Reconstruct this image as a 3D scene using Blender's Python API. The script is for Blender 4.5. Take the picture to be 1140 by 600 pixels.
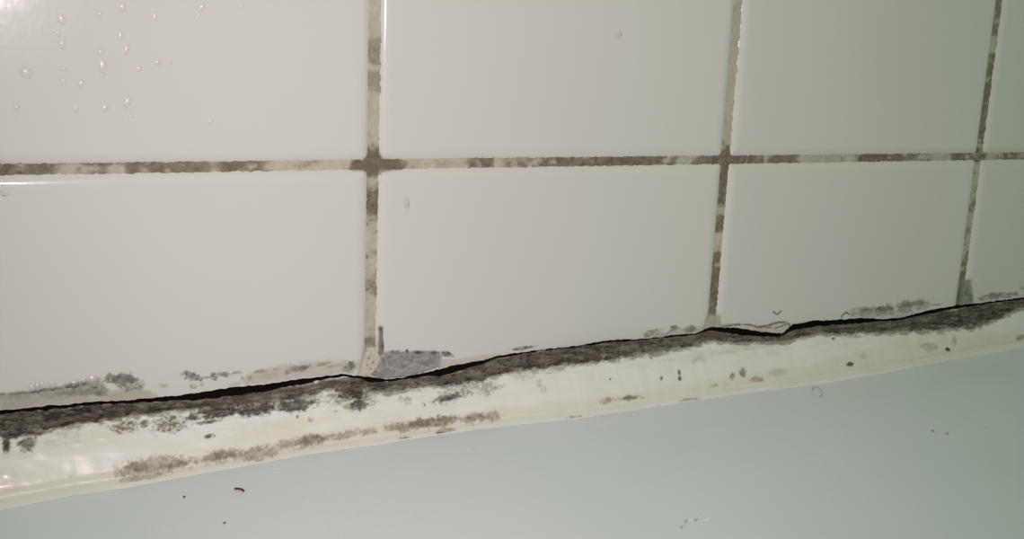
import bpy, math
import numpy as np
from mathutils import Matrix

# ------------------------------------------------------------------ scene, camera, light
sc = bpy.context.scene
for o in list(bpy.data.objects):
    bpy.data.objects.remove(o, do_unlink=True)
COL = sc.collection
MM = 0.001
Z0 = 0.5916                      # the horizontal tile joint is z = 0 mm in "wall" millimetres
def wp(x, y, z): return (x * MM, y * MM, z * MM + Z0)

F, YAW, PITCH, ROLL = 1164.85, .488435, .206549, .042437
CP = np.array([-124.2056, -337.2695, 40.2885])
def _rot():
    cy, sy, cp, sp = math.cos(YAW), math.sin(YAW), math.cos(PITCH), math.sin(PITCH)
    r = np.array([cy, -sy, 0]); f = np.array([sy * cp, cy * cp, -sp]); u = np.cross(r, f)
    cr, sr = math.cos(ROLL), math.sin(ROLL)
    return np.array([cr * r + sr * u, -sr * r + cr * u, f])
RM = _rot()
cd = bpy.data.cameras.new('camera'); cam = bpy.data.objects.new('camera', cd); COL.objects.link(cam)
cd.sensor_fit = 'HORIZONTAL'; cd.sensor_width = 36; cd.lens = 36 * F / 1140
cd.clip_start = 0.01; cd.clip_end = 20
m = Matrix.Identity(4)
for i in range(3):
    m[i][0] = RM[0][i]; m[i][1] = RM[1][i]; m[i][2] = -RM[2][i]
for i, v in enumerate(wp(*CP)): m[i][3] = v
cam.matrix_world = m
sc.camera = cam

w = bpy.data.worlds.new('World'); sc.world = w; w.use_nodes = True
w.node_tree.nodes['Background'].inputs[0].default_value = (.77, 1.0, .73, 1)
w.node_tree.nodes['Background'].inputs[1].default_value = 0.33

# the flash next to the lens of the phone
ld = bpy.data.lights.new('phone_flash', 'SPOT'); lo = bpy.data.objects.new('phone_flash', ld); COL.objects.link(lo)
ld.spot_size = math.radians(92); ld.spot_blend = 1.0; ld.shadow_soft_size = .0045; ld.energy = 3.15; ld.color = (1.0, .83, .90)
lo.matrix_world = m
FP = CP + np.array([4, 2, 38.0])
lo.location = wp(*FP)

vs = sc.view_settings
vs.view_transform = 'Standard'; vs.look = 'None'; vs.gamma = 1; vs.use_curve_mapping = False
vs.exposure = 0.0

# ------------------------------------------------------------------ survey helpers
def ray(px, py): return RM.T @ np.array([(px - 570) / F, -(py - 300) / F, 1.0])
def on_wall(px, py, Y=0.0):                       # point of the wall plane (mm)
    d = ray(px, py); return CP + d * ((Y - CP[1]) / d[1])
ZL, SL = -91.6, .22                               # tub rim meets the wall at ZL and falls away with slope SL
def ledge(d): return ZL - SL * d
def on_ledge(px, py):
    d = ray(px, py); k = (ZL + SL * CP[1] - CP[2]) / (d[2] - SL * d[1]); return CP + k * d
def pix(P):
    q = (np.asarray(P, float) - CP) @ RM.T
    return 570 + F * q[..., 0] / q[..., 2], 300 - F * q[..., 1] / q[..., 2]

# ------------------------------------------------------------------ noise
def _h(ix, iy, seed):
    n = (ix.astype(np.int64) * 374761393 + iy.astype(np.int64) * 668265263 + seed * 1442695041) & 0xffffffff
    n = ((n ^ (n >> 13)) * 1274126177) & 0xffffffff
    return ((n ^ (n >> 16)) & 0xffff) / 65535.0
def vn(x, y, seed=0):
    x, y = np.broadcast_arrays(np.asarray(x, float), np.asarray(y, float))
    ix, iy = np.floor(x), np.floor(y); fx, fy = x - ix, y - iy
    fx = fx * fx * (3 - 2 * fx); fy = fy * fy * (3 - 2 * fy)
    a, b = _h(ix, iy, seed), _h(ix + 1, iy, seed); c, d = _h(ix, iy + 1, seed), _h(ix + 1, iy + 1, seed)
    return (a * (1 - fx) + b * fx) * (1 - fy) + (c * (1 - fx) + d * fx) * fy
def fbm(x, y, seed=0, o=4):
    s = 0; a = .5; t = 0
    for i in range(o):
        s = s + a * vn(np.asarray(x) * 2 ** i, np.asarray(y) * 2 ** i, seed + 7 * i); t += a; a *= .55
    return s / t
def sst(a, b, x):
    t = np.clip((x - a) / (b - a), 0, 1); return t * t * (3 - 2 * t)

# ------------------------------------------------------------------ mesh helpers
def tag(o, label=None, cat=None, group=None, kind=None):
    if label: o['label'] = label
    if cat: o['category'] = cat
    if group: o['group'] = group
    if kind: o['kind'] = kind
    return o
def mesh(name, V, faces, mat, smooth=True, attrs=None):
    me = bpy.data.meshes.new(name)
    V = np.asarray(V, float) * MM; V[:, 2] += Z0
    me.from_pydata(V.tolist(), [], faces if isinstance(faces, list) else faces.tolist())
    if smooth: me.polygons.foreach_set('use_smooth', np.ones(len(me.polygons), bool))
    for k, a in (attrs or {}).items():
        at = me.attributes.new(k, 'FLOAT', 'POINT'); at.data.foreach_set('value', np.asarray(a, np.float32).ravel())
    me.materials.append(mat); me.update()
    return me
def link(name, me, parent=None):
    o = bpy.data.objects.new(name, me); COL.objects.link(o)
    if parent: o.parent = parent
    return o
def gridfaces(nr, nc, wrap=False):
    i = np.arange(nr - 1 if not wrap else nr)[:, None]; j = np.arange(nc - 1)[None]
    i2 = (i + 1) % nr
    return np.stack([i * nc + j + 0 * i, i * nc + j + 1, i2 * nc + j + 1, i2 * nc + j], -1).reshape(-1, 4)

# ------------------------------------------------------------------ materials
def newmat(name):
    mt = bpy.data.materials.new(name); mt.use_nodes = True
    nt = mt.node_tree; return mt, nt, nt.nodes['Principled BSDF']
def N(nt, t, **kw):
    n = nt.nodes.new(t)
    for k, v in kw.items():
        if k in n.inputs: n.inputs[k].default_value = v
        else: setattr(n, k, v)
    return n
def attr(nt, name):
    n = nt.nodes.new('ShaderNodeAttribute'); n.attribute_name = name; return n.outputs['Fac']
def mix(nt, fac, a, b, mode='MIX'):
    n = nt.nodes.new('ShaderNodeMix'); n.data_type = 'RGBA'; n.blend_type = mode
    for s, v in ((n.inputs[0], fac), (n.inputs[6], a), (n.inputs[7], b)):
        if hasattr(v, 'links'): nt.links.new(v, s)
        elif isinstance(v, tuple): s.default_value = (*v, 1)
        else: s.default_value = v
    return n.outputs[2]
def math_(nt, op, a, b=0.0):
    n = nt.nodes.new('ShaderNodeMath'); n.operation = op
    for s, v in ((n.inputs[0], a), (n.inputs[1], b)):
        if hasattr(v, 'links'): nt.links.new(v, s)
        else: s.default_value = v
    return n.outputs[0]
def noise(nt, scale, detail=4, rough=.6, stretch=None):
    tc = nt.nodes.new('ShaderNodeNewGeometry'); n = N(nt, 'ShaderNodeTexNoise', Scale=scale, Detail=detail, Roughness=rough)
    if stretch:
        mp = nt.nodes.new('ShaderNodeMapping'); mp.inputs['Scale'].default_value = stretch
        nt.links.new(tc.outputs['Position'], mp.inputs[0]); nt.links.new(mp.outputs[0], n.inputs['Vector'])
    else: nt.links.new(tc.outputs['Position'], n.inputs['Vector'])
    return n.outputs['Fac']
def ramp(nt, fac, a, b):
    n = nt.nodes.new('ShaderNodeMapRange'); n.inputs[1].default_value = a; n.inputs[2].default_value = b
    nt.links.new(fac, n.inputs[0]); return n.outputs[0]
def bump(nt, bs, h, strength, dist):
    b = N(nt, 'ShaderNodeBump', Strength=strength, Distance=dist); nt.links.new(h, b.inputs['Height'])
    nt.links.new(b.outputs[0], bs.inputs['Normal'])

M = {}
def tile_mat():
    mt, nt, b = newmat('glazed_tile')
    c = mix(nt, ramp(nt, noise(nt, 9, 2), .35, .65), (.715, .705, .670), (.735, .72, .685))
    nt.links.new(c, b.inputs['Base Color'])
    nt.links.new(ramp(nt, noise(nt, 45, 3), .3, .7), N(nt, 'ShaderNodeMath').inputs[0])
    r = math_(nt, 'ADD', math_(nt, 'MULTIPLY', noise(nt, 60, 4), .06), .125)
    nt.links.new(r, b.inputs['Roughness']); b.inputs['IOR'].default_value = 1.5
    bump(nt, b, math_(nt, 'ADD', noise(nt, 70, 3), math_(nt, 'MULTIPLY', noise(nt, 300, 2), .18)), .16, .0005)
    return mt
M['tile'] = tile_mat()
def back_mat():
    mt, nt, b = newmat('wall_backing')
    nt.links.new(mix(nt, noise(nt, 120, 4), (.05, .045, .035), (.14, .12, .1)), b.inputs['Base Color']); b.inputs['Roughness'].default_value = .95
    return mt
M['back'] = back_mat()
def grout_mat():
    mt, nt, b = newmat('mouldy_grout')
    base = mix(nt, ramp(nt, noise(nt, 160, 4), .35, .7), (.56, .52, .425), (.47, .43, .34))
    d = attr(nt, 'mould'); g = attr(nt, 'grey')
    fine = ramp(nt, noise(nt, 520, 5, .65), .32, .68)
    dark = mix(nt, fine, (.125, .098, .07), (.285, .235, .18))
    c = mix(nt, g, base, (.34, .315, .27))
    c = mix(nt, d, c, dark)
    nt.links.new(c, b.inputs['Base Color']); b.inputs['Roughness'].default_value = .75
    bump(nt, b, noise(nt, 1100, 4), .5, .0004)
    return mt
M['grout'] = grout_mat()
def bead_mat():
    mt, nt, b = newmat('mouldy_silicone')
    base = mix(nt, ramp(nt, noise(nt, 60, 4, .6, (1, 3, 3)), .38, .68), (.85, .84, .815), (.82, .795, .735))
    base = mix(nt, attr(nt, 'cream'), base, (.74, .685, .55))
    fine = ramp(nt, noise(nt, 800, 5, .7), .32, .68)
    t = mix(nt, fine, (.175, .13, .08), (.43, .335, .22))
    g = mix(nt, fine, (.13, .105, .075), (.29, .245, .19))
    st = noise(nt, 480, 6, .72, (.25, 1.5, 1.5))
    k = mix(nt, ramp(nt, st, .36, .66), (.020, .015, .009), (.215, .172, .125))
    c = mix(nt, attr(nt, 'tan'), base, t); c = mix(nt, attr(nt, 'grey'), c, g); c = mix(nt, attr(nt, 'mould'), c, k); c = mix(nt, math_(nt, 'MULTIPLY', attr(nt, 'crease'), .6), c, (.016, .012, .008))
    nt.links.new(c, b.inputs['Base Color'])
    rg = math_(nt, 'ADD', math_(nt, 'MULTIPLY', attr(nt, 'mould'), .4), .34)
    nt.links.new(rg, b.inputs['Roughness'])
    b.inputs['Subsurface Weight'].default_value = .0
    hh = math_(nt, 'ADD', math_(nt, 'MULTIPLY', noise(nt, 420, 4), .14), math_(nt, 'MULTIPLY', math_(nt, 'MULTIPLY', st, attr(nt, 'mould')), 2.6))
    bump(nt, b, hh, .55, .0009)
    return mt
M['bead'] = bead_mat()
def gap_mat():
    mt, nt, b = newmat('gap_black')  # near-black colour, so the gap stays dark under the flash
    nt.links.new(mix(nt, noise(nt, 600, 4), (.004, .003, .002), (.016, .012, .008)), b.inputs['Base Color']); b.inputs['Roughness'].default_value = .95
    b.inputs['Specular IOR Level'].default_value = .1
    return mt
M['gap'] = gap_mat()
def enamel_mat():
    mt, nt, b = newmat('tub_enamel')
    nt.links.new(mix(nt, ramp(nt, noise(nt, 14, 3), .35, .65), (.70, .748, .765), (.73, .775, .785)), b.inputs['Base Color'])
    nt.links.new(math_(nt, 'ADD', math_(nt, 'MULTIPLY', noise(nt, 25, 4), .14), .22), b.inputs['Roughness'])
    return mt
M['enamel'] = enamel_mat()
def film_mat(nm='sealant_residue', tint=(1, .96, .90)):
    mt, nt, b = newmat(nm)
    f = ramp(nt, noise(nt, 500, 5, .7), .33, .67)
    pale = mix(nt, f, (.78, .765, .73), (.68, .645, .56))
    grey = mix(nt, f, (.30, .29, .275), (.44, .43, .41))
    dark = mix(nt, f, (.055, .048, .042), (.15, .135, .12))
    t = attr(nt, 'tone')
    c = mix(nt, ramp(nt, t, 0, .5), pale, grey); c = mix(nt, ramp(nt, t, .5, 1), c, dark)
    c = mix(nt, 1.0, c, tint, 'MULTIPLY')
    nt.links.new(c, b.inputs['Base Color']); b.inputs['Roughness'].default_value = .5
    nt.links.new(attr(nt, 'cover'), b.inputs['Alpha'])
    return mt
M['film'] = film_mat(); M['film_grey'] = film_mat('grey_crust', (.74, .74, .75)); M['film_brown'] = film_mat('brown_mould', (1, .84, .66))
def water_mat():
    mt, nt, b = newmat('water')
    nt.nodes.remove(b); out = nt.nodes['Material Output']
    tr = N(nt, 'ShaderNodeBsdfTransparent'); tr.inputs[0].default_value = (.985, .985, .985, 1)
    gl = N(nt, 'ShaderNodeBsdfGlossy', Roughness=.25)
    fr = N(nt, 'ShaderNodeFresnel', IOR=1.45)
    mx = N(nt, 'ShaderNodeMixShader')
    nt.links.new(fr.outputs[0], mx.inputs[0]); nt.links.new(tr.outputs[0], mx.inputs[1]); nt.links.new(gl.outputs[0], mx.inputs[2])
    nt.links.new(mx.outputs[0], out.inputs[0])
    return mt
M['water'] = water_mat()
def plain(name, a, b_, rough):
    mt, nt, b = newmat(name)
    nt.links.new(mix(nt, noise(nt, 700, 3), a, b_), b.inputs['Base Color']); b.inputs['Roughness'].default_value = rough
    return mt
M['fibre_red'] = plain('red_fibre', (.07, .012, .02), (.13, .03, .04), .7)
M['hair'] = plain('dark_hair', (.10, .08, .06), (.18, .15, .12), .5)
M['dust'] = plain('grey_dust', (.24, .25, .23), (.36, .37, .35), .8)
M['grit'] = plain('dark_grit', (.04, .03, .025), (.10, .08, .07), .8)

# ------------------------------------------------------------------ measured outlines
CRACK_TOP = [(0,457),(20,455),(50,452),(75,450),(100,447.5),(130,446),(160,444),(200,440),(235,435),(260,431),(300,427),(330,422.5),(350,420),(380,416.5),(400,418),(412,420),(430,422),(450,420),(480,413),(500,408),(520,404),(540,400.5),(552,396),(580,392),(610,388.5),(640,385),(680,378.5),(720,377),(750,373),(775,371),(790,364),(820,365),(845,369),(870,371),(882,361),(905,357),(930,356),(960,354),(980,355),(1000,354),(1010,352),(1035,345),(1070,339.5),(1100,336),(1140,331)]
CRACK_LOW = [(0,461.5),(50,457),(100,451.5),(160,448.5),(200,447),(235,444),(260,441.5),(280,438.5),(300,435.5),(330,429.5),(360,423.5),(380,419.5),(400,421),(410,426),(430,425.5),(450,423.5),(480,419),(490,420),(510,414),(540,405.5),(555,399),(600,391.5),(640,387.5),(680,381),(720,379),(750,375.5),(775,373.5),(790,368.5),(810,371),(830,374),(850,375),(870,375.5),(885,368),(910,363.5),(950,360.5),(980,358.5),(1000,357.5),(1040,349),(1060,344.5),(1100,338.5),(1140,333.5)]
BEAD_LOW = [(0,566),(73,551),(147,540),(220,526),(300,512),(350,503),(420,493.5),(490,482),(560,473),(640,465),(740,450),(800,441),(860,433),(913,426.5),(987,414),(1060,399.5),(1140,386)]
ct = np.array([on_wall(*p) for p in CRACK_TOP]); cl = np.array([on_wall(*p, Y=-1.5) for p in CRACK_LOW]); bl = np.array([on_ledge(*p) for p in BEAD_LOW])
def zt(x):   # lower edge of the tiles
    x = np.asarray(x, float); return np.interp(x, ct[:, 0], ct[:, 2]) + (fbm(x / 1.6, 3.3, 11, 4) - .5) * .9
def zl0(x): return np.interp(np.asarray(x, float), cl[:, 0], cl[:, 2])
def zl(x):   # torn upper lip of the bead
    x = np.asarray(x, float); return zl0(x) + (fbm(x / 2.0, 8.1, 23, 4) - .5) * 1.0
def bw(x):   # how far the bead reaches out on the rim
    x = np.asarray(x, float); return np.interp(x, bl[:, 0], -bl[:, 1]) + (fbm(x / 9, 1.7, 31, 3) - .5) * .9

def blobmask(px, py, blobs, soft=.34, seed=0, nscale=5.0, namp=1.5):
    """sum of ragged elliptic patches, (cx, cy, rx, ry, angle, strength)"""
    out = np.zeros_like(px)
    n = (fbm(px / nscale / 1.6, py / nscale / 1.1, seed, 4) - .5) * .95 * namp / 1.5 + (fbm(px / 2.1, py / 1.9, seed + 3, 3) - .5) * .75
    for cx, cy, rx, ry, an, s in blobs:
        a = math.radians(an); dx, dy = px - cx, py - cy
        u = (dx * math.cos(a) - dy * math.sin(a)) / rx; v = (dx * math.sin(a) + dy * math.cos(a)) / ry
        g = np.exp(-1.0 * (u * u + v * v) ** 1.3)
        out = np.maximum(out, s * sst(.48 - soft, .48 + soft, g + n * min(1.15, (.25 if max(rx, ry) < 6 else .75) + ry / 8.0)) * sst(.02, .22, g))
    return out
def bandmask(px, py, line, soft=.45, seed=0, nscale=4.0, namp=1.3):
    """ragged band along a polyline of (x, y, half height, strength)"""
    L = np.array(line, float); yc = np.interp(px, L[:, 0], L[:, 1]); h = np.interp(px, L[:, 0], L[:, 2]); s = np.interp(px, L[:, 0], L[:, 3])
    n = fbm(px / nscale / 2, py / nscale, seed, 4) - .5
    f = 1 - ((py - yc) / h) ** 2
    ends = (px >= L[0, 0]) & (px <= L[-1, 0])
    n2 = fbm(px / 2.2, py / 1.8, seed + 3, 3) - .5
    return s * sst(-soft, soft, f + n * namp * 1.6 + n2 * .6) * ends

# ------------------------------------------------------------------ the wall: backing, tiles, grout
P = 152.0
V = []
X0, X1 = -2 * P - 40, 4 * P + 40
def boxmesh(name, x0, x1, y0, y1, z0, z1, mat):
    v = [(x, y, z) for x in (x0, x1) for y in (y0, y1) for z in (z0, z1)]
    f = [[0, 1, 3, 2], [4, 6, 7, 5], [0, 4, 5, 1], [2, 3, 7, 6], [0, 2, 6, 4], [1, 5, 7, 3]]
    return mesh(name, v, f, mat, smooth=False)
wall = link('wall_back', boxmesh('wall_back', X0, X1, 8.05, 40, -140, 2 * P + 20, M['back']))
tag(wall, 'white glazed tile wall with mouldy brown grout above the bathtub', kind='structure')

GH, GV = 2.5, 3.3                                  # joint widths (horizontal / vertical joints)
def spaced(a, b, dense=5.6, step=.2, mid=6.0):
    n = int(dense / step)
    lo_ = a + np.linspace(0, dense, n + 1); hi = b - np.linspace(dense, 0, n + 1)
    m_ = np.linspace(a + dense, b - dense, max(2, int((b - a - 2 * dense) / mid)) + 1)[1:-1]
    return np.concatenate([lo_, m_, hi])
def tile_profile(x, z, xa, xb, za, zb, rc, bottom):
    """depth behind the tile face: cushion edge of a rounded rectangle"""
    e, dep = 5.0, 1.5
    hx, cx = (xb - xa) / 2, (xa + xb) / 2
    if not bottom: za = za - 400
    hz, cz = (zb - za) / 2, (za + zb) / 2
    qx = np.abs(x - cx) - (hx - rc); qz = np.abs(z - cz) - (hz - rc)
    sd = np.minimum(np.maximum(qx, qz), 0) + np.hypot(np.maximum(qx, 0), np.maximum(qz, 0)) - rc
    d = -sd
    y = np.where(d < e, dep * (1 - np.clip(d, 0, e) / e) ** 3, 0)
    return y + np.where(d < 0, np.minimum(-d * 4, 3.0), 0)
def close_back(nr, nc, V, faces, yb=8.0):
    """skirt around a grid and a back face"""
    idx = np.arange(nr * nc).reshape(nr, nc)
    loop = np.concatenate([idx[0, :], idx[1:, -1], idx[-1, -2::-1], idx[-2:0:-1, 0]])
    nV = len(V); A = V[loop].copy(); B = A.copy(); B[:, 1] = yb
    k = len(loop); fs = faces.tolist()
    for i in range(k):
        j = (i + 1) % k; fs.append([nV + j, nV + i, nV + k + i, nV + k + j])
    fs.append([nV + k + i for i in range(k)])
    return np.concatenate([V, A, B]), fs
def upper_tile_mesh():
    xs = spaced(GV / 2 - .4, P - GV / 2 + .4); zs = spaced(GH / 2 - .4, P - GH / 2 + .4)
    Z, X = np.meshgrid(zs, xs, indexing='ij')
    Y = tile_profile(X, Z, GV / 2, P - GV / 2, GH / 2, P - GH / 2, 2.4, True)
    V = np.stack([X, Y, Z], -1).reshape(-1, 3)
    V, f = close_back(len(zs), len(xs), V, gridfaces(len(zs), len(xs)))
    me = mesh('tile', V, f, M['tile']); return me
um = upper_tile_mesh()
for v in um.vertices: v.co.z -= Z0               # local, so the tile can be moved as a whole
def flat_last(me):
    n = len(me.polygons); a = np.ones(n, bool); a[-1] = False
    me.polygons.foreach_set('use_smooth', a)
flat_last(um)
rng = np.random.RandomState(4)
for r in (0, 1):
    for c in range(-2, 4):
        t = link('tile', um, wall); t.location = (c * P * MM, rng.uniform(-.12, .12) * MM, r * P * MM + Z0)
for c in range(-2, 4):
    xa, xb = c * P + GV / 2, (c + 1) * P - GV / 2
    vis = c >= -1 and c < 3
    xs = spaced(xa - .4, xb + .4, mid=.45 if vis else 5)
    tv = np.concatenate([np.linspace(0, 5.6, 29), np.linspace(5.6, 70, 14)[1:]]) / 70
    zb = -GH / 2
    Z = np.empty((len(tv), len(xs)))
    bot = zt(xs)
    for i, t in enumerate(tv):                   # from the glazed top edge down to the ragged cut edge
        Z[i] = np.where(t * 70 <= 5.6, zb + .4 - t * 70, 0) if t * 70 <= 5.6 else (zb + .4 - 5.6) + (bot - (zb + .4 - 5.6)) * (t * 70 - 5.6) / (70 - 5.6)
    X = np.broadcast_to(xs, Z.shape)
    Y = tile_profile(X, Z, xa, xb, -80, zb, 1.9, False)
    V = np.stack([X, Y, Z], -1)[::-1].reshape(-1, 3)
    V, f = close_back(len(tv), len(xs), V, gridfaces(len(tv), len(xs)))
    me = mesh('cut_tile', V, f, M['tile']); flat_last(me)
    link('cut_tile', me, wall)

# mould along the joints: (pixel coordinate along the joint, strength)
HJ = [(-200,.6),(0,.85),(55,.8),(70,.45),(95,.6),(115,.8),(135,.5),(150,.85),(225,.75),(238,.25),(252,.85),(295,.75),(310,.2),(385,.3),(398,1),(440,.95),(455,.15),(515,.12),(528,.9),(547,.85),(555,.05),(565,.55),(590,.5),(600,.8),(690,.95),(740,.8),(765,.45),(785,.7),(800,1),(820,.85),(885,.8),(895,.2),(945,.15),(960,.95),(995,.9),(1005,.6),(1035,.65),(1045,.15),(1055,.2),(1065,.7),(1095,.7),(1105,.2),(1120,.7),(1400,.6)]
VJ = {0: [(-300,.05),(36,.05),(44,.12),(70,.1),(76,.05),(100,.05),(155,.12),(166,.85),(190,.95),(197,.5),(208,.55),(215,.95),(245,.85),(256,.35),(285,.42),(292,.25),(305,.45),(330,.4),(338,.15),(370,.1),(377,.7),(388,.6),(394,.2),(420,.25)],
      1: [(-300,.05),(150,.08),(160,.8),(178,1),(225,.9),(232,.3),(238,.4),(244,.9),(254,.85),(262,.25),(278,.3),(286,.85),(345,.9),(352,.4),(365,.3)],
      2: [(-300,.5),(0,.7),(36,.65),(44,.15),(54,.2),(60,.7),(120,.75),(170,.8),(182,.3),(205,.2),(214,.55),(236,.5),(246,.2),(275,.25),(285,.6),(312,.7),(325,.9),(340,.8)]}
GREY = {0: [(-50,0),(36,0),(44,.85),(68,.75),(73,.1),(77,.2),(80,.95),(100,.85),(107,.1),(200,.1)], 1: [(-50,0),(345,0),(356,.7),(365,.8)], 2: [(-50,.1),(400,.3)]}
def grout(name, xs, zs, along, mouldf, greyf):
    Z, X = np.meshgrid(zs, xs, indexing='ij')
    h = fbm(X / 1.3, Z / 1.3, 5, 4)
    Y = 1.15 - (h - .5) * .7
    V = np.stack([X, Y, Z], -1)
    px, py = pix(V)
    q = mouldf(px, py) if mouldf else np.full(X.shape, .3)
    n = fbm(X / 3.4, Z / 2.6, 17, 5); n2 = fbm(X / 7, Z / 7, 19, 3)
    md = sst(.25, .78, q * 1.05 + (n - .5) * 1.5 + (n2 - .5) * .5 - .04) * np.clip(.55 + .5 * q, 0, 1)
    gr = sst(.3, .7, greyf(px, py) * .85 + (n - .5) * 1.1) if greyf else np.zeros(X.shape)
    Vf = V.reshape(-1, 3)
    Vf, f = close_back(len(zs), len(xs), Vf, gridfaces(len(zs), len(xs)), 8.0)
    k = len(Vf) - X.size
    me = mesh(name, Vf, f, M['grout'], attrs={'mould': np.r_[md.ravel(), np.zeros(k)], 'grey': np.r_[gr.ravel(), np.zeros(k)]})
    flat_last(me); return link(name, me, wall)
def f_interp(L, axis):
    A = np.array(L, float)
    return lambda px, py: np.interp(px if axis == 'x' else py, A[:, 0], A[:, 1])
xs = np.concatenate([np.arange(X0 + 42, -130, 2.0), np.arange(-130, 365, .4), np.arange(365, X1 - 42, 2.0)])
def star(px, py):           # joint band plus the dark crossings
    return np.clip(f_interp(HJ, 'x')(px, py), 0, 1)
grout('grout_joint', xs, np.linspace(-GH / 2 - 1.0, GH / 2 + 1.0, 17), 'x', star, None)
grout('grout_joint', np.arange(X0 + 42, X1 - 42, 2.5), np.linspace(P - GH / 2 - .6, P + GH / 2 + .6, 9), 'x', None, None)
for c in range(-1, 4):
    vis = c in VJ
    jx = np.linspace(c * P - GV / 2 - 1.0, c * P + GV / 2 + 1.0, 19 if vis else 9)
    st = .4 if vis else 2.5
    mf = f_interp(VJ[c], 'y') if vis else None; gf = f_interp(GREY[c], 'y') if vis else None
    zb_ = float(zt(np.array([c * P]))[0])
    grout('grout_joint', jx, np.arange(zb_ + .1, -GH / 2 - .9, st), 'y', mf, gf)
    grout('grout_joint', jx, np.arange(GH / 2 + .9, P - GH / 2 - .7, st), 'y', mf, gf)
    grout('grout_joint', jx, np.arange(P + GH / 2 + .9, 2 * P - 2, 2.5), 'y', None, None)

# ------------------------------------------------------------------ sealant residue left on the tiles above the crack
def residue(name, box, layers, thick=.30, seed=0, step=.28, label=None, nscale=4.0, namp=1.5, mat='film'):
    """thin crust on the wall; layers of (tone, blobs or function), later layers on top"""
    c = np.array([on_wall(x, y) for x, y in ((box[0], box[1]), (box[2], box[1]), (box[0], box[3]), (box[2], box[3]))])
    xs = np.arange(c[:, 0].min(), c[:, 0].max(), step); zs = np.arange(c[:, 2].min(), c[:, 2].max(), step)
    Z, X = np.meshgrid(zs, xs, indexing='ij')
    px, py = pix(np.stack([X, 0 * X, Z], -1))
    cov = np.zeros(X.shape); tone = np.zeros(X.shape)
    for i, (tn, bl_) in enumerate(layers):
        a = bl_(px, py) if callable(bl_) else blobmask(px, py, bl_, soft=.22, seed=seed + 13 * i, nscale=nscale, namp=namp)
        if not callable(bl_): a = a * (.45 + .55 * sst(.36, .60, fbm(px / 3.0, py / 2.4, seed + 40 + i, 4)))
        tone = tone * (1 - a) + tn * a if i else np.full(X.shape, tn, float)
        cov = cov + a * (1 - cov)
    edge = zt(xs)[None, :] + .02
    ok = Z > edge
    cov = cov * ok
    tex = fbm(X / .9, Z / .9, seed + 3, 3)
    H = .07 + thick * np.clip(cov, 0, 1) * (.45 + .9 * tex)
    V = np.stack([X, -H, Z], -1).reshape(-1, 3)
    f = gridfaces(len(zs), len(xs)); keep = (cov.ravel()[f].max(1) > .03) & ok.ravel()[f].all(1)
    f = f[keep]; used = np.unique(f); mp = np.full(len(V), -1); mp[used] = np.arange(len(used))
    me = mesh(name, V[used], mp[f], M[mat], attrs={'cover': cov.ravel()[used], 'tone': tone.ravel()[used]})
    o = link(name, me, wall)
    if label: o['label'] = label
    return o
def poly_mask(pts, soft=1.2, seed=0, s=1.0, rag=2.0):
    A = np.array(pts, float)
    def f(px, py):
        px = px + (fbm(px / 4, py / 4, seed, 3) - .5) * rag * 2; py = py + (fbm(px / 4, py / 4, seed + 5, 3) - .5) * rag * 2
        ins = np.zeros(px.shape, bool); dm = np.full(px.shape, 1e9)
        for i in range(len(A)):
            x1, y1 = A[i]; x2, y2 = A[(i + 1) % len(A)]
            if y1 != y2:
                cr = ((y1 > py) != (y2 > py)) & (px < (x2 - x1) * (py - y1) / (y2 - y1) + x1); ins ^= cr
            dx, dy = x2 - x1, y2 - y1; t = np.clip(((px - x1) * dx + (py - y1) * dy) / (dx * dx + dy * dy + 1e-9), 0, 1)
            dm = np.minimum(dm, np.hypot(px - x1 - t * dx, py - y1 - t * dy))
        return s * sst(-soft, soft, np.where(ins, dm, -dm))
    return f
def line_mask(pts, hw=1.0, s=1.0, seed=0, rag=1.0):
    A = np.array(pts, float)
    def f(px, py):
        x = px + (fbm(px / 3, py / 3, seed, 3) - .5) * rag * 2; y = py + (fbm(px / 3, py / 3, seed + 5, 3) - .5) * rag * 2
        dm = np.full(px.shape, 1e9)
        for i in range(len(A) - 1):
            x1, y1 = A[i]; dx, dy = A[i + 1] - A[i]; t = np.clip(((x - x1) * dx + (y - y1) * dy) / (dx * dx + dy * dy + 1e-9), 0, 1)
            dm = np.minimum(dm, np.hypot(x - x1 - t * dx, y - y1 - t * dy))
        n = fbm(px / 5, py / 5, seed + 9, 3)
        return s * sst(hw * 1.4, hw * .5, dm) * sst(.28, .5, n + .12)
    return f

residue('sealant_residue', (-30, 405, 185, 462), [
    (.08, poly_mask([(-40,444),(40,440),(75,436),(100,434),(165,434),(175,440),(170,448),(-40,466)], 3, 3, .55, 3)),
    (.45, [(20,447,30,7,5,.55),(60,441,26,6,8,.55),(140,438,26,4,3,.4)]),
    (.62, poly_mask([(-40,440),(40,434),(70,429),(100,424),(112,420),(118,434),(95,440),(55,441),(-40,447)], 2.5, 8, .5, 3)),
    (.78, [(93,436,26,4.5,6,.8),(84,429,14,3,10,.7),(138,424,22,9,-10,.85),(124,421,10,6,0,.7),(152,428,9,5,-25,.8)]),
    (.95, [(136,422,14,5,-8,.6),(112,438,8,3,0,.6)]),
    (.8, line_mask([(-10,439),(36,436.5),(70,431),(96,427)], 1.3, .7, 6))], seed=1, label='grey crust of old sealant at the far left')
residue('sealant_residue', (172, 405, 275, 440), [
    (.3, [(215,430,5,3,0,.5),(224,427,3,3,0,.4),(182,429,6,3,10,.35),(262,428,8,3,10,.3)]),
    (.85, [(212,418,9,5,-8,.95),(221,421,5,2.5,-30,.9),(238,418.5,4.5,4.5,0,.85),(250,417,9,3,5,.75),(229,420,6,1.5,0,.5),(263,415,6,1.6,5,.5)])], seed=2, nscale=3)
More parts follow.
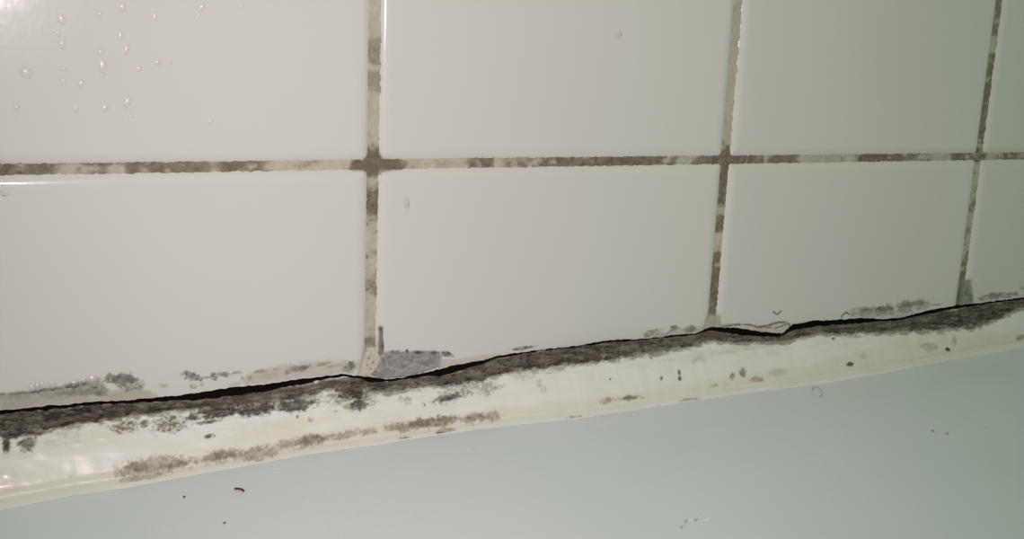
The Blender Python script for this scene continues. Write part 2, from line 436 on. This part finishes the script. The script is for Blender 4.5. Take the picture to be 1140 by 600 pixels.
residue('sealant_residue', (268, 396, 412, 426), [
    (.02, poly_mask([(270,422),(285,413),(325,405),(370,401),(400,402),(402,412),(340,420),(275,428)], 3, 4, .5, 3)),
    (.3, [(300,417,16,4,8,.5)]),
    (.7, [(278,420,3,3,0,.8),(268,421,4,2,20,.6),(290,413,10,2,8,.7),(306,411,6,1.2,5,.5),(333,410,15,3.4,8,.85),(320,414,4,3,30,.8),(361,404.5,8,2.2,10,.7),(372,407,12,1.4,10,.6)]),
    (.88, [(337,409,8,2.2,8,.8),(389,408,8,5,20,.9),(384,411,5,3,0,.8)])], seed=3, nscale=3)
residue('sealant_residue', (408, 355, 512, 424), [
    (.34, poly_mask([(424,393),(470,391),(489,392),(489,407),(470,414),(445,420),(424,421),(411,419),(419,408)], 1.4, 9, .95, 1.5)),
    (.78, [(431,401,7,5,10,.7),(458,399,9,4,-5,.65),(474,403,8,3.5,20,.6),(445,408,9,2.5,10,.6),(482,397,6,3,0,.6),(418,416,9,3,-10,.6)]),
    (.55, [(432,402,10,9,0,.6),(452,400,14,8,0,.5),(470,399,16,8,0,.5),(480,404,9,5,15,.4),(430,412,8,4,0,.6)]),
    (.62, poly_mask([(421,364),(426,363),(426.5,390),(424,396),(420,394),(421.5,378)], .9, 2, .95, .9)),
    (.16, line_mask([(427,396),(431,408),(445,412),(462,405),(480,411),(487,405)], 1.0, .75, 4, 3)),
    (.18, line_mask([(440,398),(452,404),(466,400),(476,398)], .9, .6, 14, 3)),
    (.97, [(440,391.5,7,1.8,0,.95),(452.5,391,2.2,2.4,0,1),(466,392,6,1.6,0,.95),(483,392,6,1.6,0,.95),(497,393,7,2,-10,.9),(499,396,9,1.4,-5,.7),(423,365,2.4,3,0,.9),(425.5,385,1.8,7,0,.7)]),
    (.05, line_mask([(491,391),(488.5,408)], 1.0, .9, 3, .5))], thick=.75, seed=4, step=.22, nscale=3, namp=1.2, mat='film_grey', label='ragged grey plaster-like scrap of old sealant')
residue('sealant_residue', (484, 384, 610, 412), [
    (.03, poly_mask([(489,401),(510,400),(540,396),(556,394),(552,398),(530,404),(500,410),(489,411)], 1.2, 6, .9, 1)),
    (.25, poly_mask([(490,404),(530,399.5),(545,397),(548,400),(500,410),(490,411)], 2, 7, .6, 1)),
    (.85, [(584,387,15,1.8,7,.9),(574,388.5,5,1.6,0,.9)])], seed=5, nscale=3)
residue('sealant_residue', (706, 354, 785, 382), [
    (.02, poly_mask([(730,372),(760,366),(778,364),(786,362),(780,370),(735,378)], 2, 6, .5, 2)),
    (.6, [(727,371,12,4.6,10,.8),(751,365.5,6.5,3.8,15,.85),(743,371,7,2,45,.6),(768,366.5,8,4.8,15,.9)]),
    (.85, [(768,367,5,3,15,.7),(749,364,4,2,10,.6)])], seed=6, nscale=3)
residue('torn_film', (784, 352, 905, 376), [
    (.03, poly_mask([(798,366),(806,361),(833,360.5),(850,363),(864,358.5),(874,358),(880,361),(900,357.5),(902,360),(884,363),(872,372),(840,368)], 1.3, 6, .9, 1)),
    (.32, [(874,364,8,5,10,.6),(852,366,16,2.5,4,.4)]),
    (.9, line_mask([(804,363),(820,361),(833,361),(842,364),(855,362),(866,358.5),(874,358.5),(879,362)], 1.0, .9, 3, .6)),
    (.85, line_mask([(845,364),(862,365),(876,360)], .9, .7, 8, .6))], thick=.5, seed=7, label='pale torn flap of sealant film')
residue('sealant_residue', (940, 326, 1056, 360), [
    (.05, [(968,351,18,4,6,.6),(1005,350,18,4,6,.6)]),
    (.55, [(962,346,17,5,5,.75),(985,345,15,6.5,8,.8),(1008,341,14,7,10,.75),(1024,338,11,6,5,.75),(1042,339,8,1.6,0,.6)]),
    (.9, [(982,344,10,3,8,.85),(965,345,9,2.2,5,.7),(1008,340,10,3,15,.55),(1022,337,7,3,0,.5)])], seed=8, nscale=3)
residue('sealant_residue', (1082, 312, 1146, 338), [
    (.6, [(1104,330,14,4,6,.7),(1120,328,8,3.4,0,.6),(1131,327,3,2.4,0,.6),(1139,320,5,2.4,0,.35)])], seed=9, nscale=3)
# the joints flare out where grout and sealant meet
residue('grout_flare', (392, 372, 432, 424), [
    (.12, poly_mask([(409,385),(421,385),(424,400),(424,421),(398,419),(402,404)], 2.4, 5, .95, 2)),
    (.30, [(413,402,9,12,0,.5)]),
    (.80, [(413,383,6,2.6,25,.8),(410,398,1.6,1.6,0,.8),(415,403,1.8,2,0,.7),(408,406,1.4,1.4,0,.7),(412,410,1.6,1.2,0,.7)])], thick=.5, seed=10, nscale=3)
residue('grout_flare', (780, 346, 806, 370), [(.22, poly_mask([(789,351),(801,351),(802,366),(782,366)], 2.6, 5, .85, 2)), (.5, [(793,357,6,4,0,.6)])], thick=.4, seed=11)
residue('grout_flare', (1060, 308, 1092, 342), [(.52, poly_mask([(1070,312),(1080,312),(1083,341),(1067,342)], 3, 5, .8, 2)), (.85, [(1075,325,4,5,0,.8),(1080,331,3,4,0,.6)])], thick=.4, seed=12)
# brown star where the joints cross
residue('grout_stain', (384, 160, 462, 204), [(.70, poly_mask([(388,186),(402,181),(409,177),(412,166),(421,166),(424,175),(432,180),(446,183),(446,188),(428,190),(424,194),(410,194),(404,190),(390,189)], 1.5, 5, .55, 1.5)), (.85, [(404,185,9,4,5,.6),(432,184,11,3,-12,.6),(418,177,5,6,0,.5)])], thick=.25, seed=14, nscale=3, mat='film_brown')

# ------------------------------------------------------------------ bathtub
def rrect(x0, x1, y0, y1, r, n=10):
    pts = []
    for cx, cy, a0 in ((x1 - r, y1 - r, 0), (x0 + r, y1 - r, 90), (x0 + r, y0 + r, 180), (x1 - r, y0 + r, 270)):
        for i in range(n + 1):
            a = math.radians(a0 + 90 * i / n); pts.append((cx + r * math.cos(a), cy + r * math.sin(a)))
    return pts
TX0, TX1, TY0, TY1 = -640, 920, -720, 1.0
prof = [(0, -500), (0, -60), (0, -12), (0, -3)]                 # (inset, height below the wall corner): apron, rim, basin
prof += [(d, -SL * d) for d in (2, 10, 30, 60, 90, 115, 135)]
z135 = -SL * 135
for a in range(10, 80, 10):
    prof.append((135 + 45 * math.sin(math.radians(a)) * .9, z135 - 9 * math.sin(math.radians(a)) - 45 * (1 - math.cos(math.radians(a)))))
prof += [(185, -90), (200, -200), (215, -300), (235, -345), (270, -365), (320, -370)]
rings = []
for d, z in prof:
    rings.append([(x, y, ZL + z) for x, y in rrect(TX0 + d, TX1 - d, TY0 + d, TY1 - d, 6 + d * .7)])
nr, nc = len(rings), len(rings[0])
V = np.array(rings).reshape(-1, 3)
f = []
for i in range(nr - 1):
    for j in range(nc):
        k = (j + 1) % nc; f.append([i * nc + j, i * nc + k, (i + 1) * nc + k, (i + 1) * nc + j])
f.append([(nr - 1) * nc + j for j in range(nc)])
tub = link('bathtub', mesh('bathtub', V, f, M['enamel']))
tag(tub, 'smooth pale grey-green bathtub rim below the mouldy sealant bead', 'bathtub')

# ------------------------------------------------------------------ sealant bead
bead = bpy.data.objects.new('sealant_bead', None); COL.objects.link(bead); bead.location = wp(0, 0, ZL)
tag(bead, 'white silicone sealant bead with brown mould and a torn upper lip, along the tub rim', 'sealant')
bxs = np.concatenate([np.arange(-300, -130, 2.0), np.arange(-130, 362, .33), np.arange(362, 600, 2.0)])
nT = 84
tt = np.linspace(0, 1, nT)
zlip, wid = zl(bxs), bw(bxs)
X = np.broadcast_to(bxs, (nT, len(bxs))); T = np.broadcast_to(tt[:, None], X.shape)
zs_ = np.convolve(np.pad(zl0(bxs), 30, mode='edge'), np.hanning(61) / np.hanning(61).sum(), 'valid')
ya, za = -1.5, zs_
yb, zb_ = -wid, ledge(wid) + .08
Y = ya + (yb - ya) * T; Z = za + (zb_ - za) * T
nx, nz = -(za - zb_), -(ya - yb)                      # outward normal of the chord (towards -y, +z)
ln = np.hypot(nx, nz); ny_, nz_ = -(za - zb_) / ln, (ya - yb) / ln
bul = 1.5 * np.sin(np.pi * np.clip(T / .86, 0, 1)) ** .8 - .7 * np.exp(-((T - .9) / .05) ** 2)
bul += (fbm(X / 14, T * 3, 41, 3) - .5) * 1.3 * np.sin(np.pi * T)
Y = Y + ny_ * bul; Z = Z + nz_ * bul + (zlip - zs_) * sst(.30, 0, T)
px, py = pix(np.stack([X, Y, Z], -1))
# dirt and mould by place
lipB = [(-60,472,12,1),(0,470,12,1),(40,468.5,11,1),(75,464,10,1),(100,460.5,9.5,1),(140,456,8.5,.95),(180,452.5,6,.9),(220,449,6,.9),(260,446,6,.9),(300,441,7,.85),(345,434,6,.85),(365,428,4.5,.9),(400,424,5,.95),(430,431,6,.85),(452,428,5,.7),(480,424,5,.8),(512,420,7,.9),(545,410,11,.9),(560,404,9.5,.9),(580,402,10,.92),(620,397,10.5,.95),(660,391.5,10.5,.95),(700,386,9.5,.95),(740,381.5,8.5,.95),(775,376,8,.9),(790,373,5.5,.9),(820,376,4.5,.75),(850,377,3.5,.7),(875,376,3.5,.8),(890,369,5,.85),(910,366,5,.85),(950,364,6.5,.8),(1000,361,8,.85),(1040,356,10.5,.9),(1080,352,12.5,.92),(1108,347,10,.92),(1128,339,6,.9),(1150,334,4,.8)]
mould = bandmask(px, py, lipB, seed=51, nscale=3.2, namp=1.1)
lip_grey = bandmask(px, py, [(x, y + 1, h + 2.5, .75) for x, y, h, _ in lipB], seed=151, nscale=4, namp=1.4)
mould = mould * (.62 + .38 * sst(.3, .6, fbm(px / 14, py / 3.0, 77, 4)))
mould = np.maximum(mould, bandmask(px, py, [(45,474,2.2,.8),(75,471,2,.9),(100,465.5,2.2,1),(140,461,2,1),(180,455,2,1),(240,449,1.8,.9)], seed=52))
mould = np.maximum(mould, blobmask(px, py, [(7,495,5,10,0,.95),(30,493,11,9,0,.7),(15,484,30,5,4,.8),(392,436,18,9,8,.95),(399,450,9,8,20,.75),
    (215,464,8,4,10,.75),(245,459,30,6.5,7,.9),(285,456,28,7,6,.92),(325,452,24,7,6,.85),(231,470,16,1.8,8,.7),(500,424,14,5,12,.9),(425,431,18,4,12,.7),(499,443,14,4,12,.75),(231,486,4.5,2.4,8,.95),
    (756,415,1.8,3.4,0,.85),(756.5,421,2.2,3,0,.9),(736,421,1.8,2.6,0,.75),(946,405.5,4.4,2.6,5,.95),(1055,389,3,2,-20,.95),(928,377,1.7,1.3,0,.8),(331,464,1.3,1.3,0,.8),(679,422,1.3,1.3,0,.6),(725,399,1.2,1.2,0,.6),(700,443,9,1.8,6,.5)], seed=53, nscale=3.5, namp=1.2))
grey = blobmask(px, py, [(139,474,17,8,8,1),(161,472,6,5,0,.95),(187,472,22,11,10,1),(75,485,16,7,0,.3),(270,447,60,8,6,.75),(330,444,30,9,6,.75),(392,441,28,15,5,.7),(505,441,22,6,14,.75),(545,432,14,9,15,.6),(450,445,8,5,0,.5),(600,425,3.5,5,0,.5),(605,433,4,5,0,.35),(585,417,14,6,8,.3),(778,399,9,6,15,.35),(515,432,30,6,12,.5),
    (640,405,60,4,8,.6),(560,414,20,4,10,.6),(725,393,40,4,9,.6),(815,380,14,3.5,0,.55),(1000,369,30,4,5,.55),(1060,364,30,5,10,.6),(346,467,4,4,0,.6),(57,492,10,5,0,.25),(76,530,4,3,0,.25),(640,464,14,1.6,6,.7),(768,444.5,14,1.6,8,.6),(733,452,4,1.6,0,.6),(795,429,5,2,8,.6),(800,393,60,2,8,.15)], seed=54, nscale=3.2, namp=1.9)
tan = blobmask(px, py, [(168,520,44,11,8,.75),(150,521,16,7,5,.95),(195,517,18,6,8,.85),(160,531,26,4,8,.6),(245,508,29,7,9,.85),(290,504,22,8,10,.75),(322,494,20,5,10,.7),(345,490,28,6.5,11,.9),(384,484,20,5,11,.7),(411,480,10,4,10,.7),(440,475,14,5,10,.75),(475,471,38,7,9,.95),(494,480,12,3,8,.7),(530,465,22,6,10,.85),(547,463,9,6,0,.7),(676,446,9,3.4,5,.7),(700,443,14,3.4,6,.8),(815,419,3.4,4.4,0,.95),(827,415,4,5.6,0,.95),(843,422,8,3.4,5,.75),(867,414,10,4,5,.35),(1034,386,10,5,0,.5),(1062,380,3,7,0,.5),(1137,376,8,3.4,5,.8),(961,397,5,3,0,.35),(290,515,30,2,10,.4)], seed=55, nscale=3.5, namp=1.5)
tan_dark = blobmask(px, py, [(150,521,13,5,5,.7),(196,517,13,3,8,.7),(248,507,22,4,9,.6),(345,490,20,3.5,11,.6),(476,470,28,4,9,.75),(500,467,10,4,9,.7),(530,464,14,3,9,.6),(827,416,2.4,3.4,0,.6),(490,482,5,1.4,5,.8),(450,487.5,6,1.3,5,.8)], seed=56, nscale=2.8, namp=1.9)
spk = sst(.36, .60, fbm(px / 3.2, py / 2.6, 91, 4))
grey = np.maximum(np.maximum(grey * (.30 + .70 * spk), tan_dark * (.5 + .5 * spk)), lip_grey)
tan = tan * (.72 + .28 * spk)
off = np.clip(sst(348, 358, X) + sst(-118, -128, X), 0, 1)          # the same dirt goes on beyond the stretch measured
mould = np.maximum(mould, off * .85 * sst(.14, .02, T + (fbm(X / 6, T * 8, 93, 4) - .5) * .42))
cream = np.clip(bandmask(px, py, [(-60,556,18,.35),(140,530,14,.45),(300,503,12,.55),(420,483,12,.6),(560,465,11,.4),(700,447,9,.35),(900,415,9,.55),(1000,395,14,.5),(1140,376,10,.5)], soft=.9, seed=57, nscale=9), 0, 1)
cream = np.maximum(cream, blobmask(px, py, [(30,500,60,12,5,.25),(330,470,70,9,8,.4),(300,485,50,8,8,.3),(480,455,60,8,8,.3),(1040,376,60,10,10,.45),(810,390,60,5,8,.3),(120,480,40,8,8,.3)], seed=58, nscale=12))
# torn, ridged relief where the lip was ripped
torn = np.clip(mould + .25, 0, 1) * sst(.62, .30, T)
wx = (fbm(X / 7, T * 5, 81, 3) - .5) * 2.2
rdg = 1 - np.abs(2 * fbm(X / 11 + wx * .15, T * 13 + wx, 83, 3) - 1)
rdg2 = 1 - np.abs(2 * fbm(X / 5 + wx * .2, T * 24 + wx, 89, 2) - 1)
crease = np.maximum(sst(.89, .985, rdg), .7 * sst(.91, .99, rdg2)) * np.clip(torn * 1.3, 0, 1) * sst(.25, .6, mould + .2 * lip_grey)  # crevices are darkened in the colour along these grooves, besides the relief
rid = -crease * 1.1 + (fbm(X / 9, T * 22, 61, 4) - .5) * 3.0 + (fbm(X / 2.2, T * 18, 67, 3) - .5) * 1.0
Y = Y + ny_ * rid * torn * sst(0, .03, T); Z = Z + nz_ * rid * torn * .8 * sst(0, .03, T)
# rows that turn back into the gap, and the hidden underside
one = np.ones(len(bxs))
lead = [(6.5 * one, zlip - 3.2), (3.0 * one, zlip - 1.6 + .0 * one), (.6 * one, zlip - .45), (-.7 * one, zlip - .05)]
tail = [(-wid - .3, ledge(wid + .3) - .03), (-wid - .7, ledge(wid + .7) - .25), (-wid * .5, ledge(wid * .5) + .02), (6.5 * one, zlip * 0 + ledge(0) + .3)]
rowsY = np.vstack([np.array([a for a, _ in lead]), Y, np.array([a for a, _ in tail])])
rowsZ = np.vstack([np.array([b for _, b in lead]), Z, np.array([b for _, b in tail])])
nR = len(rowsY)
Vb = np.stack([np.broadcast_to(bxs, rowsY.shape), rowsY, rowsZ], -1).reshape(-1, 3)
def padr(a, top, bot): return np.vstack([np.full((len(lead), a.shape[1]), top), a, np.full((len(tail), a.shape[1]), bot)])
gf = gridfaces(nR, len(bxs), wrap=True)[:, ::-1]
fl = gf.tolist()
nb = len(bxs)
fl.append([r * nb for r in range(nR)]); fl.append([r * nb + nb - 1 for r in range(nR)][::-1])
bme = mesh('bead_body', Vb, fl, M['bead'], attrs={'mould': padr(mould, 1, 0), 'grey': padr(grey, 0, 0), 'tan': padr(tan, 0, 0), 'cream': padr(cream, 0, 0), 'crease': padr(crease, 0, 0)})  # rows inside the gap get the full dark tone so the gap looks black
def child(name, me, par):
    o = link(name, me); o.parent = par; o.matrix_parent_inverse = Matrix.Translation([-c for c in par.location]); return o
child('bead_body', bme, bead)
# black strip added behind the lip so the mouldy gap looks deep in shade
gx = np.arange(-300, 600, .8); gr_ = np.linspace(0, 1, 9)
top = zt(gx) + .6; low = zl(gx) - 4
GX = np.broadcast_to(gx, (9, len(gx))); GZ = top + (low - top) * gr_[:, None]; GY = 3.2 + (fbm(GX / 2, GZ / 1.5, 71, 3) - .5) * 1.6
gV, gF = close_back(9, len(gx), np.stack([GX, GY, GZ], -1)[::-1].reshape(-1, 3), gridfaces(9, len(gx)), 7.5)
g = child('gap_shade_strip', mesh('gap_shade_strip', gV, gF, M['gap']), bead); g['label'] = 'black strip inside the mouldy crack, added for its shade'

# ------------------------------------------------------------------ water drops
def drop_mesh(rx, rz, h, seed):
    n, k = 16, 6; V = []; r0 = np.random.RandomState(seed)
    ph = r0.uniform(0, 6.28, 2)
    for i in range(k):
        s = 1 - i / k
        for j in range(n):
            a = 2 * math.pi * j / n; q = 1 + .10 * math.sin(2 * a + ph[0]) + .06 * math.sin(3 * a + ph[1])
            V.append((rx * s * q * math.cos(a), -h * (1 - s * s), rz * s * q * math.sin(a)))
    V.append((0, -h, 0))
    f = [[i * n + j, i * n + (j + 1) % n, (i + 1) * n + (j + 1) % n, (i + 1) * n + j] for i in range(k - 1) for j in range(n)]
    f += [[(k - 1) * n + j, (k - 1) * n + (j + 1) % n, k * n] for j in range(n)]
    me = mesh('water_drop', V, f, M['water'])
    for v in me.vertices: v.co.z -= Z0
    return me
def drop(px, py, rx, rz, h, label, group=None, ang=0, where='wall', seed=0):
    me = drop_mesh(rx, rz, h, seed); o = link('water_drop', me)
    if where == 'wall':
        p = on_wall(px, py); o.location = wp(p[0], -.05, p[2]); o.rotation_euler = (0, math.radians(ang), 0)
    elif where == 'rim':
        p = on_ledge(px, py); o.location = wp(p[0], p[1], p[2] + .02); o.rotation_euler = (math.radians(-90) + math.atan(SL), 0, 0)
    tag(o, label, 'water drop', group)
    return o
UL = [(137,8,.9,1.3,.5,15),(111.5,15.5,.7,.9,.35,0),(172.7,18,.7,1.4,.45,12),(68.6,21.5,1.0,1.5,.55,10),(64.6,37,.7,1.0,.4,0),(69.3,49,.9,1.2,.5,20),(134,39.7,.8,1.3,.45,12),(141,55.5,.8,1.5,.5,8),
      (112.3,57.6,.8,1.0,.4,15),(114.8,75,.9,2.2,.55,0),(114.4,84.5,.7,.9,.4,0),(155,76.5,.8,1.0,.45,25),(176,69.3,.9,1.0,.5,20),(70.5,91,.7,.9,.4,0),(90.5,93,.7,1.2,.45,20),(18.7,120,.9,.9,.45,0),
      (84.7,122,.7,1.0,.4,0),(117,120.6,.8,1.3,.45,15),(190,68,.5,.6,.25,0),(145.6,129.5,.6,.6,.3,0),(226,7.5,.8,1.2,.4,10),(222,16,.6,.7,.35,0),(269.5,7.5,.6,.7,.35,0),(235,136,.6,.8,.3,25),(71,77,.7,.6,.25,0)]
ORD = ['first', 'second', 'third', 'fourth', 'fifth', 'sixth', 'seventh', 'eighth', 'ninth', 'tenth', 'eleventh', 'twelfth', 'thirteenth', 'fourteenth', 'fifteenth', 'sixteenth', 'seventeenth', 'eighteenth', 'nineteenth', 'twentieth', 'twenty-first', 'twenty-second', 'twenty-third', 'twenty-fourth', 'twenty-fifth']
UL.sort()
for i, (x, y, a, b, h, an) in enumerate(UL):
    drop(x, y, a * 1.25, b * 1.25, a * .28, ORD[i] + ' from the left of the tiny water drops scattered on the upper left tile', 'water drops on the upper left tile', an, seed=i)
drop(29.6, 81, 1.9, 2.0, .42, 'largest round water drop with a dark ring on the upper left tile', None, 0, seed=40)
drop(142, 113.7, 1.1, 2.5, .32, 'long slanting water drop low on the upper left tile', None, 28, seed=41)
drop(452.5, 226, 1.1, 2.6, .24, 'oval water drop near the upper left corner of the middle lower tile', None, 0, seed=42)
drop(689, 38, 1.3, 2.0, .14, 'single water drop on the upper middle tile', None, 0, seed=43)
for i, (x, y, r) in enumerate([(36.7,432.5,.8),(42,432,.8),(46.5,430,.8),(59,429.5,.8),(76,428,.6),(83,427.5,.8),(93,424,.6),(104,424.7,1.1)]):
    o = drop(x, y, r * 1.6, r * 1.8, r * .42, ORD[i] + ' from the left in the row of tiny water beads along the grey residue', 'water beads along the grey residue', 0, seed=60 + i)
    o.location.y -= .3 * MM
for i, (x, y) in enumerate([(3,184),(2.5,202),(5,214)]):
    o = drop(x, y, 1.2, 1.4, .4, ('top', 'middle', 'bottom')[i] + ' one of three water drops at the left end of the horizontal grout joint', 'water drops at the left end of the joint', 0, seed=80 + i)
# wet patches on the bead, laid on its surface
from mathutils.bvhtree import BVHTree
from mathutils import Vector
bv = BVHTree.FromPolygons([v.co[:] for v in bme.vertices], [p.vertices[:] for p in bme.polygons if len(p.vertices) == 4])
def on_bead(px, py):
    d = ray(px, py); d = d / np.linalg.norm(d)
    return bv.ray_cast(Vector(wp(*CP)), Vector(d))
def bead_drop(px, py, rx, rz, h, label, mat='water', name='water_drop', cat='water drop', group=None, seed=0):
    hit, nrm, _, _ = on_bead(px, py)
    if hit is None: return
    if nrm.dot(Vector(ray(px, py))) > 0: nrm = -nrm
    me = drop_mesh(rx, rz, h, seed); me.materials.clear(); me.materials.append(M[mat])
    o = link(name, me); q = Vector((0, -1, 0)).rotation_difference(nrm); o.rotation_mode = 'QUATERNION'; o.rotation_quaternion = q
    o.location = hit + nrm * (.05 * MM); tag(o, label, cat, group)
bead_drop(14, 485, 1.0, .7, .5, 'water drop on the dark mould at the left end of the sealant bead', seed=100)
bead_drop(9, 527, 2.4, 2.4, .3, 'upper wet glint on the white sealant bead at far left', seed=101)
bead_drop(12, 541, 4.6, 1.5, .22, 'lower long wet glint on the white sealant bead at far left', seed=102)
bead_drop(236, 485, 1.0, .7, .5, 'water drop beside a dark speck on the left half of the bead', seed=103)
bead_drop(471, 451, .9, .8, .4, 'water drop on the bead below the grey scrap of residue', seed=104)

# ------------------------------------------------------------------ fibres and grit
def strand(name, pts, r, mat, label, cat):
    """thin tube through points (mm)"""
    P_ = np.array(pts, float); n = 6; V = []
    for i in range(len(P_)):
        t = P_[min(i + 1, len(P_) - 1)] - P_[max(i - 1, 0)]; t = t / np.linalg.norm(t)
        a = np.cross(t, (0, 0, 1.0)); a = a / (np.linalg.norm(a) + 1e-9); b = np.cross(t, a)
        for j in range(n):
            q = 2 * math.pi * j / n; V.append(P_[i] + r * (a * math.cos(q) + b * math.sin(q)))
    f = [[i * n + j, i * n + (j + 1) % n, (i + 1) * n + (j + 1) % n, (i + 1) * n + j] for i in range(len(P_) - 1) for j in range(n)]
    f += [list(range(n)), [(len(P_) - 1) * n + j for j in range(n)][::-1]]
    return tag(link(name, mesh(name, V, f, M[mat])), label, cat)
def wpts(L, off=.25): return [on_wall(x, y) - np.array([0, off, 0]) for x, y in L]
def lpts(L, off=.3): return [on_ledge(x, y) + np.array([0, 0, off]) for x, y in L]
strand('lint_fibre', lpts([(261,545),(264,544.8),(267,545.2),(269.5,545.6),(271.5,547.6)], .3), .32, 'fibre_red', 'short dark red lint fibre lying on the tub rim', 'lint')
strand('hair', wpts([(860,346.5),(862,348),(864.5,350),(867,348.5),(869,345.5)]), .22, 'hair', 'tiny V-shaped hair stuck on the lower right tile', 'hair')
strand('hair', wpts([(936.5,353),(938,350),(940.5,348),(943,348),(945,350)]), .24, 'hair', 'small curled hair just above the crack at right', 'hair')
for x, y, s, lab in [(205,553,.45,'tiny dark grit speck on the tub rim beside the red fibre'),(250,582,.4,'tiny dark grit speck on the tub rim below the red fibre')]:
    p = on_ledge(x, y); me = drop_mesh(s, s * .8, s * .8, int(x)); me.materials.clear(); me.materials.append(M['grit'])
    o = link('grit_speck', me); o.location = wp(p[0], p[1], p[2] + .02); o.rotation_euler = (math.radians(-90) + math.atan(SL), 0, 0); tag(o, lab, 'speck')
for x, y, s_, lab in [(1038.5,479.5,.5,'left of two faint grey specks on the tub rim at right'),(1054.5,482.5,.5,'right of two faint grey specks on the tub rim at right')]:
    p = on_ledge(x, y); me = drop_mesh(s_ * 1.6, s_, s_ * .3, int(x)); me.materials.clear(); me.materials.append(M['dust'])
    o = link('dust_speck', me); o.location = wp(p[0], p[1], p[2] + .02); o.rotation_euler = (math.radians(-90) + math.atan(SL), 0, 0); tag(o, lab, 'speck')
strand('hair', lpts([(904.5,435),(904.6,432),(907,430.6),(911,431.6),(914.5,434.5),(915.5,438),(914.5,441),(912,441.2)], .08), .10, 'dust', 'small grey loop-shaped mark on the tub rim close under the bead', 'hair')  # grey strand drawn in place of a ring-shaped mark taken for a drop
for L in ([(757,587),(763,584.5),(772,581.5),(780,579.5),(789,577.5)], [(762,580.5),(766,578.5),(770,577)], [(773,579.5),(777,577),(780,575)]):
    o = strand('scratch_ridge', lpts(L, -.12), .3, 'enamel', 'raised pale scratch in the enamel', None); o.parent = tub
